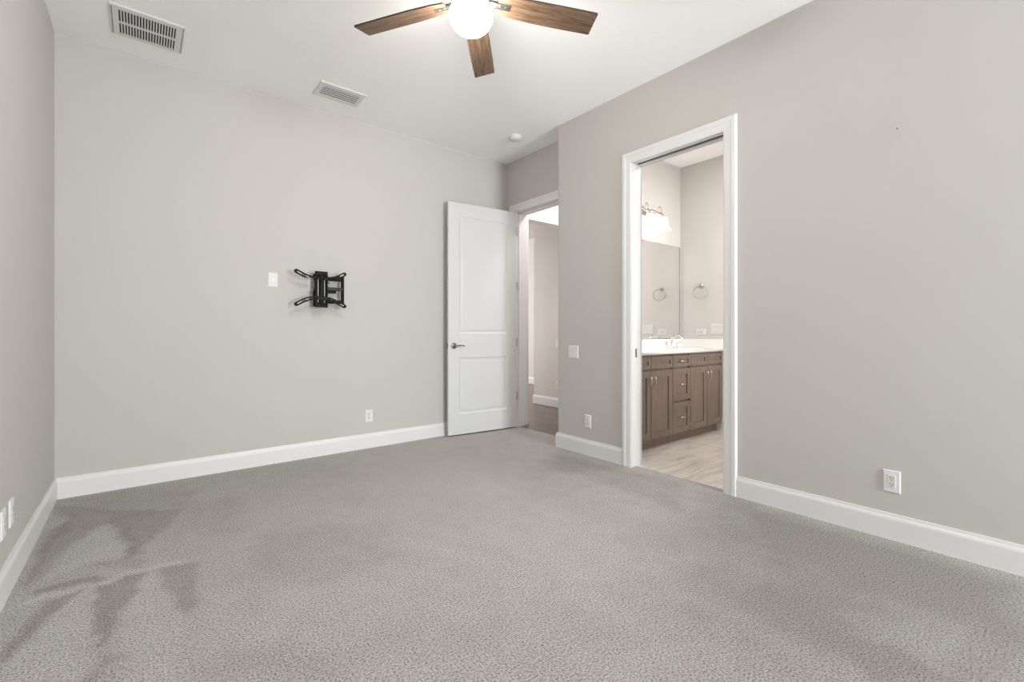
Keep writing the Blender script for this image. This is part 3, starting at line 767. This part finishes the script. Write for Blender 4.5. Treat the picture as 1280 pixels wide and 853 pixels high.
xa, xb, xc, xd = 3.293, 4.009, 4.331, 4.998
za, zb, zc_, zd, ze, zf_ = 0.094, 0.396, 0.416, 0.728, 0.748, 0.858
def sink_base(label, x0, x1):
    mid = (x0+x1)/2
    return cabinet(label, x0, x1, [('drawer_front', x0, mid, ze, zf_, None, None, 0), ('drawer_front', mid, x1, ze, zf_, None, None, 0),
        ('door', x0, mid, za, zd, mid-0.034, 0.640, True), ('door', mid, x1, za, zd, mid+0.034, 0.640, True)])
sink_base('brown two door vanity cabinet at the left, cut off by the door casing', xa, xb)
mx_ = (xb+xc)/2
cabinet('narrow brown vanity cabinet of three stacked drawers', xb, xc, [('drawer', xb, xc, ze, zf_, mx_, (ze+zf_)/2, False), ('drawer', xb, xc, zc_, zd, mx_, 0.575, False), ('drawer', xb, xc, za, zb, mx_, 0.25, False)])
sink_base('brown two door vanity cabinet at the right, under the faucet', xc, xd)

ct = thing('vanity_countertop', 'white stone vanity countertop with backsplash along the bathroom mirror', 'countertop', (0, 0, 0))
SX, SY = 4.70, 2.695
el = [(SX+0.21*math.cos(2*PI*k/40), SY+0.15*math.sin(2*PI*k/40)) for k in range(40)]
m = curve_plate([(3.27, 2.450), (4.9985, 2.450), (4.9985, BY-0.001), (3.27, BY-0.001)], [el], 0.026, Matrix.Translation((0, 0, 0.892)))
m.build('slab', STONE, ct)
m = MB(); m.box(3.27, 4.998, BY-0.02, BY-0.001, 0.905, 1.008, 0.002); m.box(4.978, 4.998, 2.46, BY-0.02, 0.905, 1.008, 0.002); m.build('backsplash', STONE, ct)
m = MB(); m.lathe([(0.212, 0.884), (0.20, 0.85), (0.15, 0.79), (0.08, 0.765), (0.02, 0.762), (0, 0.762)], 40, c=(SX, SY, 0), sy=0.715); m.build('basin', CER, ct, True)

fa = thing('faucet', 'chrome widespread faucet standing on the white countertop', 'faucet', (4.68, 2.895, 0.905))
m = MB(); m.lathe([(0, 0), (0.026, 0), (0.026, 0.006), (0.018, 0.014), (0.013, 0.03), (0, 0.03)], 24)
sp = curve_pts([(0, 0, 0.01), (0, 0.003, 0.06), (0, -0.012, 0.112), (0, -0.055, 0.142), (0, -0.100, 0.134), (0, -0.128, 0.108)], 30)
m.tube(sp, 0.012, 14, taper=[0.0145-0.004*k/(len(sp)-1) for k in range(len(sp))]); m.build('spout', CHROME, fa, True)
for s in (-1, 1):
    m = MB(); m.lathe([(0, 0), (0.023, 0), (0.023, 0.006), (0.013, 0.016), (0.011, 0.05), (0.014, 0.06), (0, 0.064)], 20, c=(s*0.102, 0, 0))
    m.tube([(s*0.102, 0, 0.056), (s*0.125, -0.008, 0.062), (s*0.160, -0.018, 0.066)], 0.006, 10); m.build('tap_handle', CHROME, fa, True)

mr = thing('bathroom_mirror', 'large frameless mirror above the vanity backsplash', 'mirror', (4.0, BY, 1.012))
m = MB(); m.box(3.36-4.0, 4.978-4.0, -0.0066, 0.0, 0.0, 1.082); m.build('glass_edge', MEDGE, mr)
m = MB(); m.box(3.3625-4.0, 4.966-4.0, -0.0068, -0.0058, 0.003, 1.079); m.build('glass', MIRR, mr)

tr = thing('towel_ring', 'chrome towel ring on the bathroom wall right of the mirror', 'towel ring', (BX, 2.715, 1.618), FACE_B)
m = MB(); m.lathe([(0, 0), (0.027, 0), (0.027, 0.006), (0.020, 0.014), (0.011, 0.02), (0.010, 0.045), (0.013, 0.05), (0, 0.054)], 28, axis='y'); m.build('rosette', NICKEL, tr, True)
m = MB(); m.tube([(0.010+0.090*math.sin(2*PI*k/40), -0.045-0.004*math.cos(2*PI*k/40), -0.074+0.070*math.cos(2*PI*k/40)) for k in range(40)], 0.0055, 10, closed=True); m.build('ring', NICKEL, tr, True)

vl = thing('vanity_light', 'metal wall light with scroll arms and glowing bell shades above the bathroom mirror', 'wall light', (4.205, BY, 2.40))
m = MB(); m.lathe([(0, 0), (0.06, 0), (0.058, 0.012), (0.03, 0.022), (0, 0.024)], 32, axis='y', sx=1.6); m.tube([(0, -0.02, 0), (0, -0.075, 0)], 0.010, 12); m.build('back_plate', NICKEL, vl, True)
m = MB(); m.tube(curve_pts([(-0.29, -0.075, 0.0), (-0.12, -0.075, 0.012), (0, -0.075, -0.004), (0.12, -0.075, 0.012), (0.29, -0.075, 0.0)], 32), 0.009, 12); m.build('cross_bar', NICKEL, vl, True)
bell = [(0.0, 0.0), (0.022, 0.0), (0.034, -0.012), (0.046, -0.034), (0.052, -0.062), (0.056, -0.092), (0.064, -0.118), (0.080, -0.140), (0.086, -0.147), (0.082, -0.147), (0.060, -0.120), (0.050, -0.090), (0.044, -0.05), (0.028, -0.012), (0.0, -0.006)]
for sx in (-0.245, 0.0, 0.245):
    m = MB(); cxp = sx+0.0
    spiral = [(cxp-0.012+(0.046-0.0030*k)*math.cos(R(-80+28*k)), -0.082, 0.044+(0.046-0.0030*k)*math.sin(R(-80+28*k))) for k in range(13)]
    m.tube([(cxp-0.03, -0.078, 0.0)]+spiral, 0.0065, 10)
    m.tube(curve_pts([(cxp, -0.075, 0.004), (cxp, -0.10, -0.004), (cxp, -0.12, -0.022), (cxp, -0.12, -0.05)], 12), 0.0075, 10)
    m.lathe([(0, -0.035), (0.020, -0.037), (0.025, -0.05), (0, -0.05)], 20, c=(cxp, -0.12, 0)); arm = m.build('scroll_arm', NICKEL, vl, True)
    m = MB(); m.lathe([(r, z-0.046) for r, z in bell], 32, c=(cxp, -0.12, 0)); tag(m.build('lamp_shade', SHADE, vl, True), 'glowing white glass bell shade')
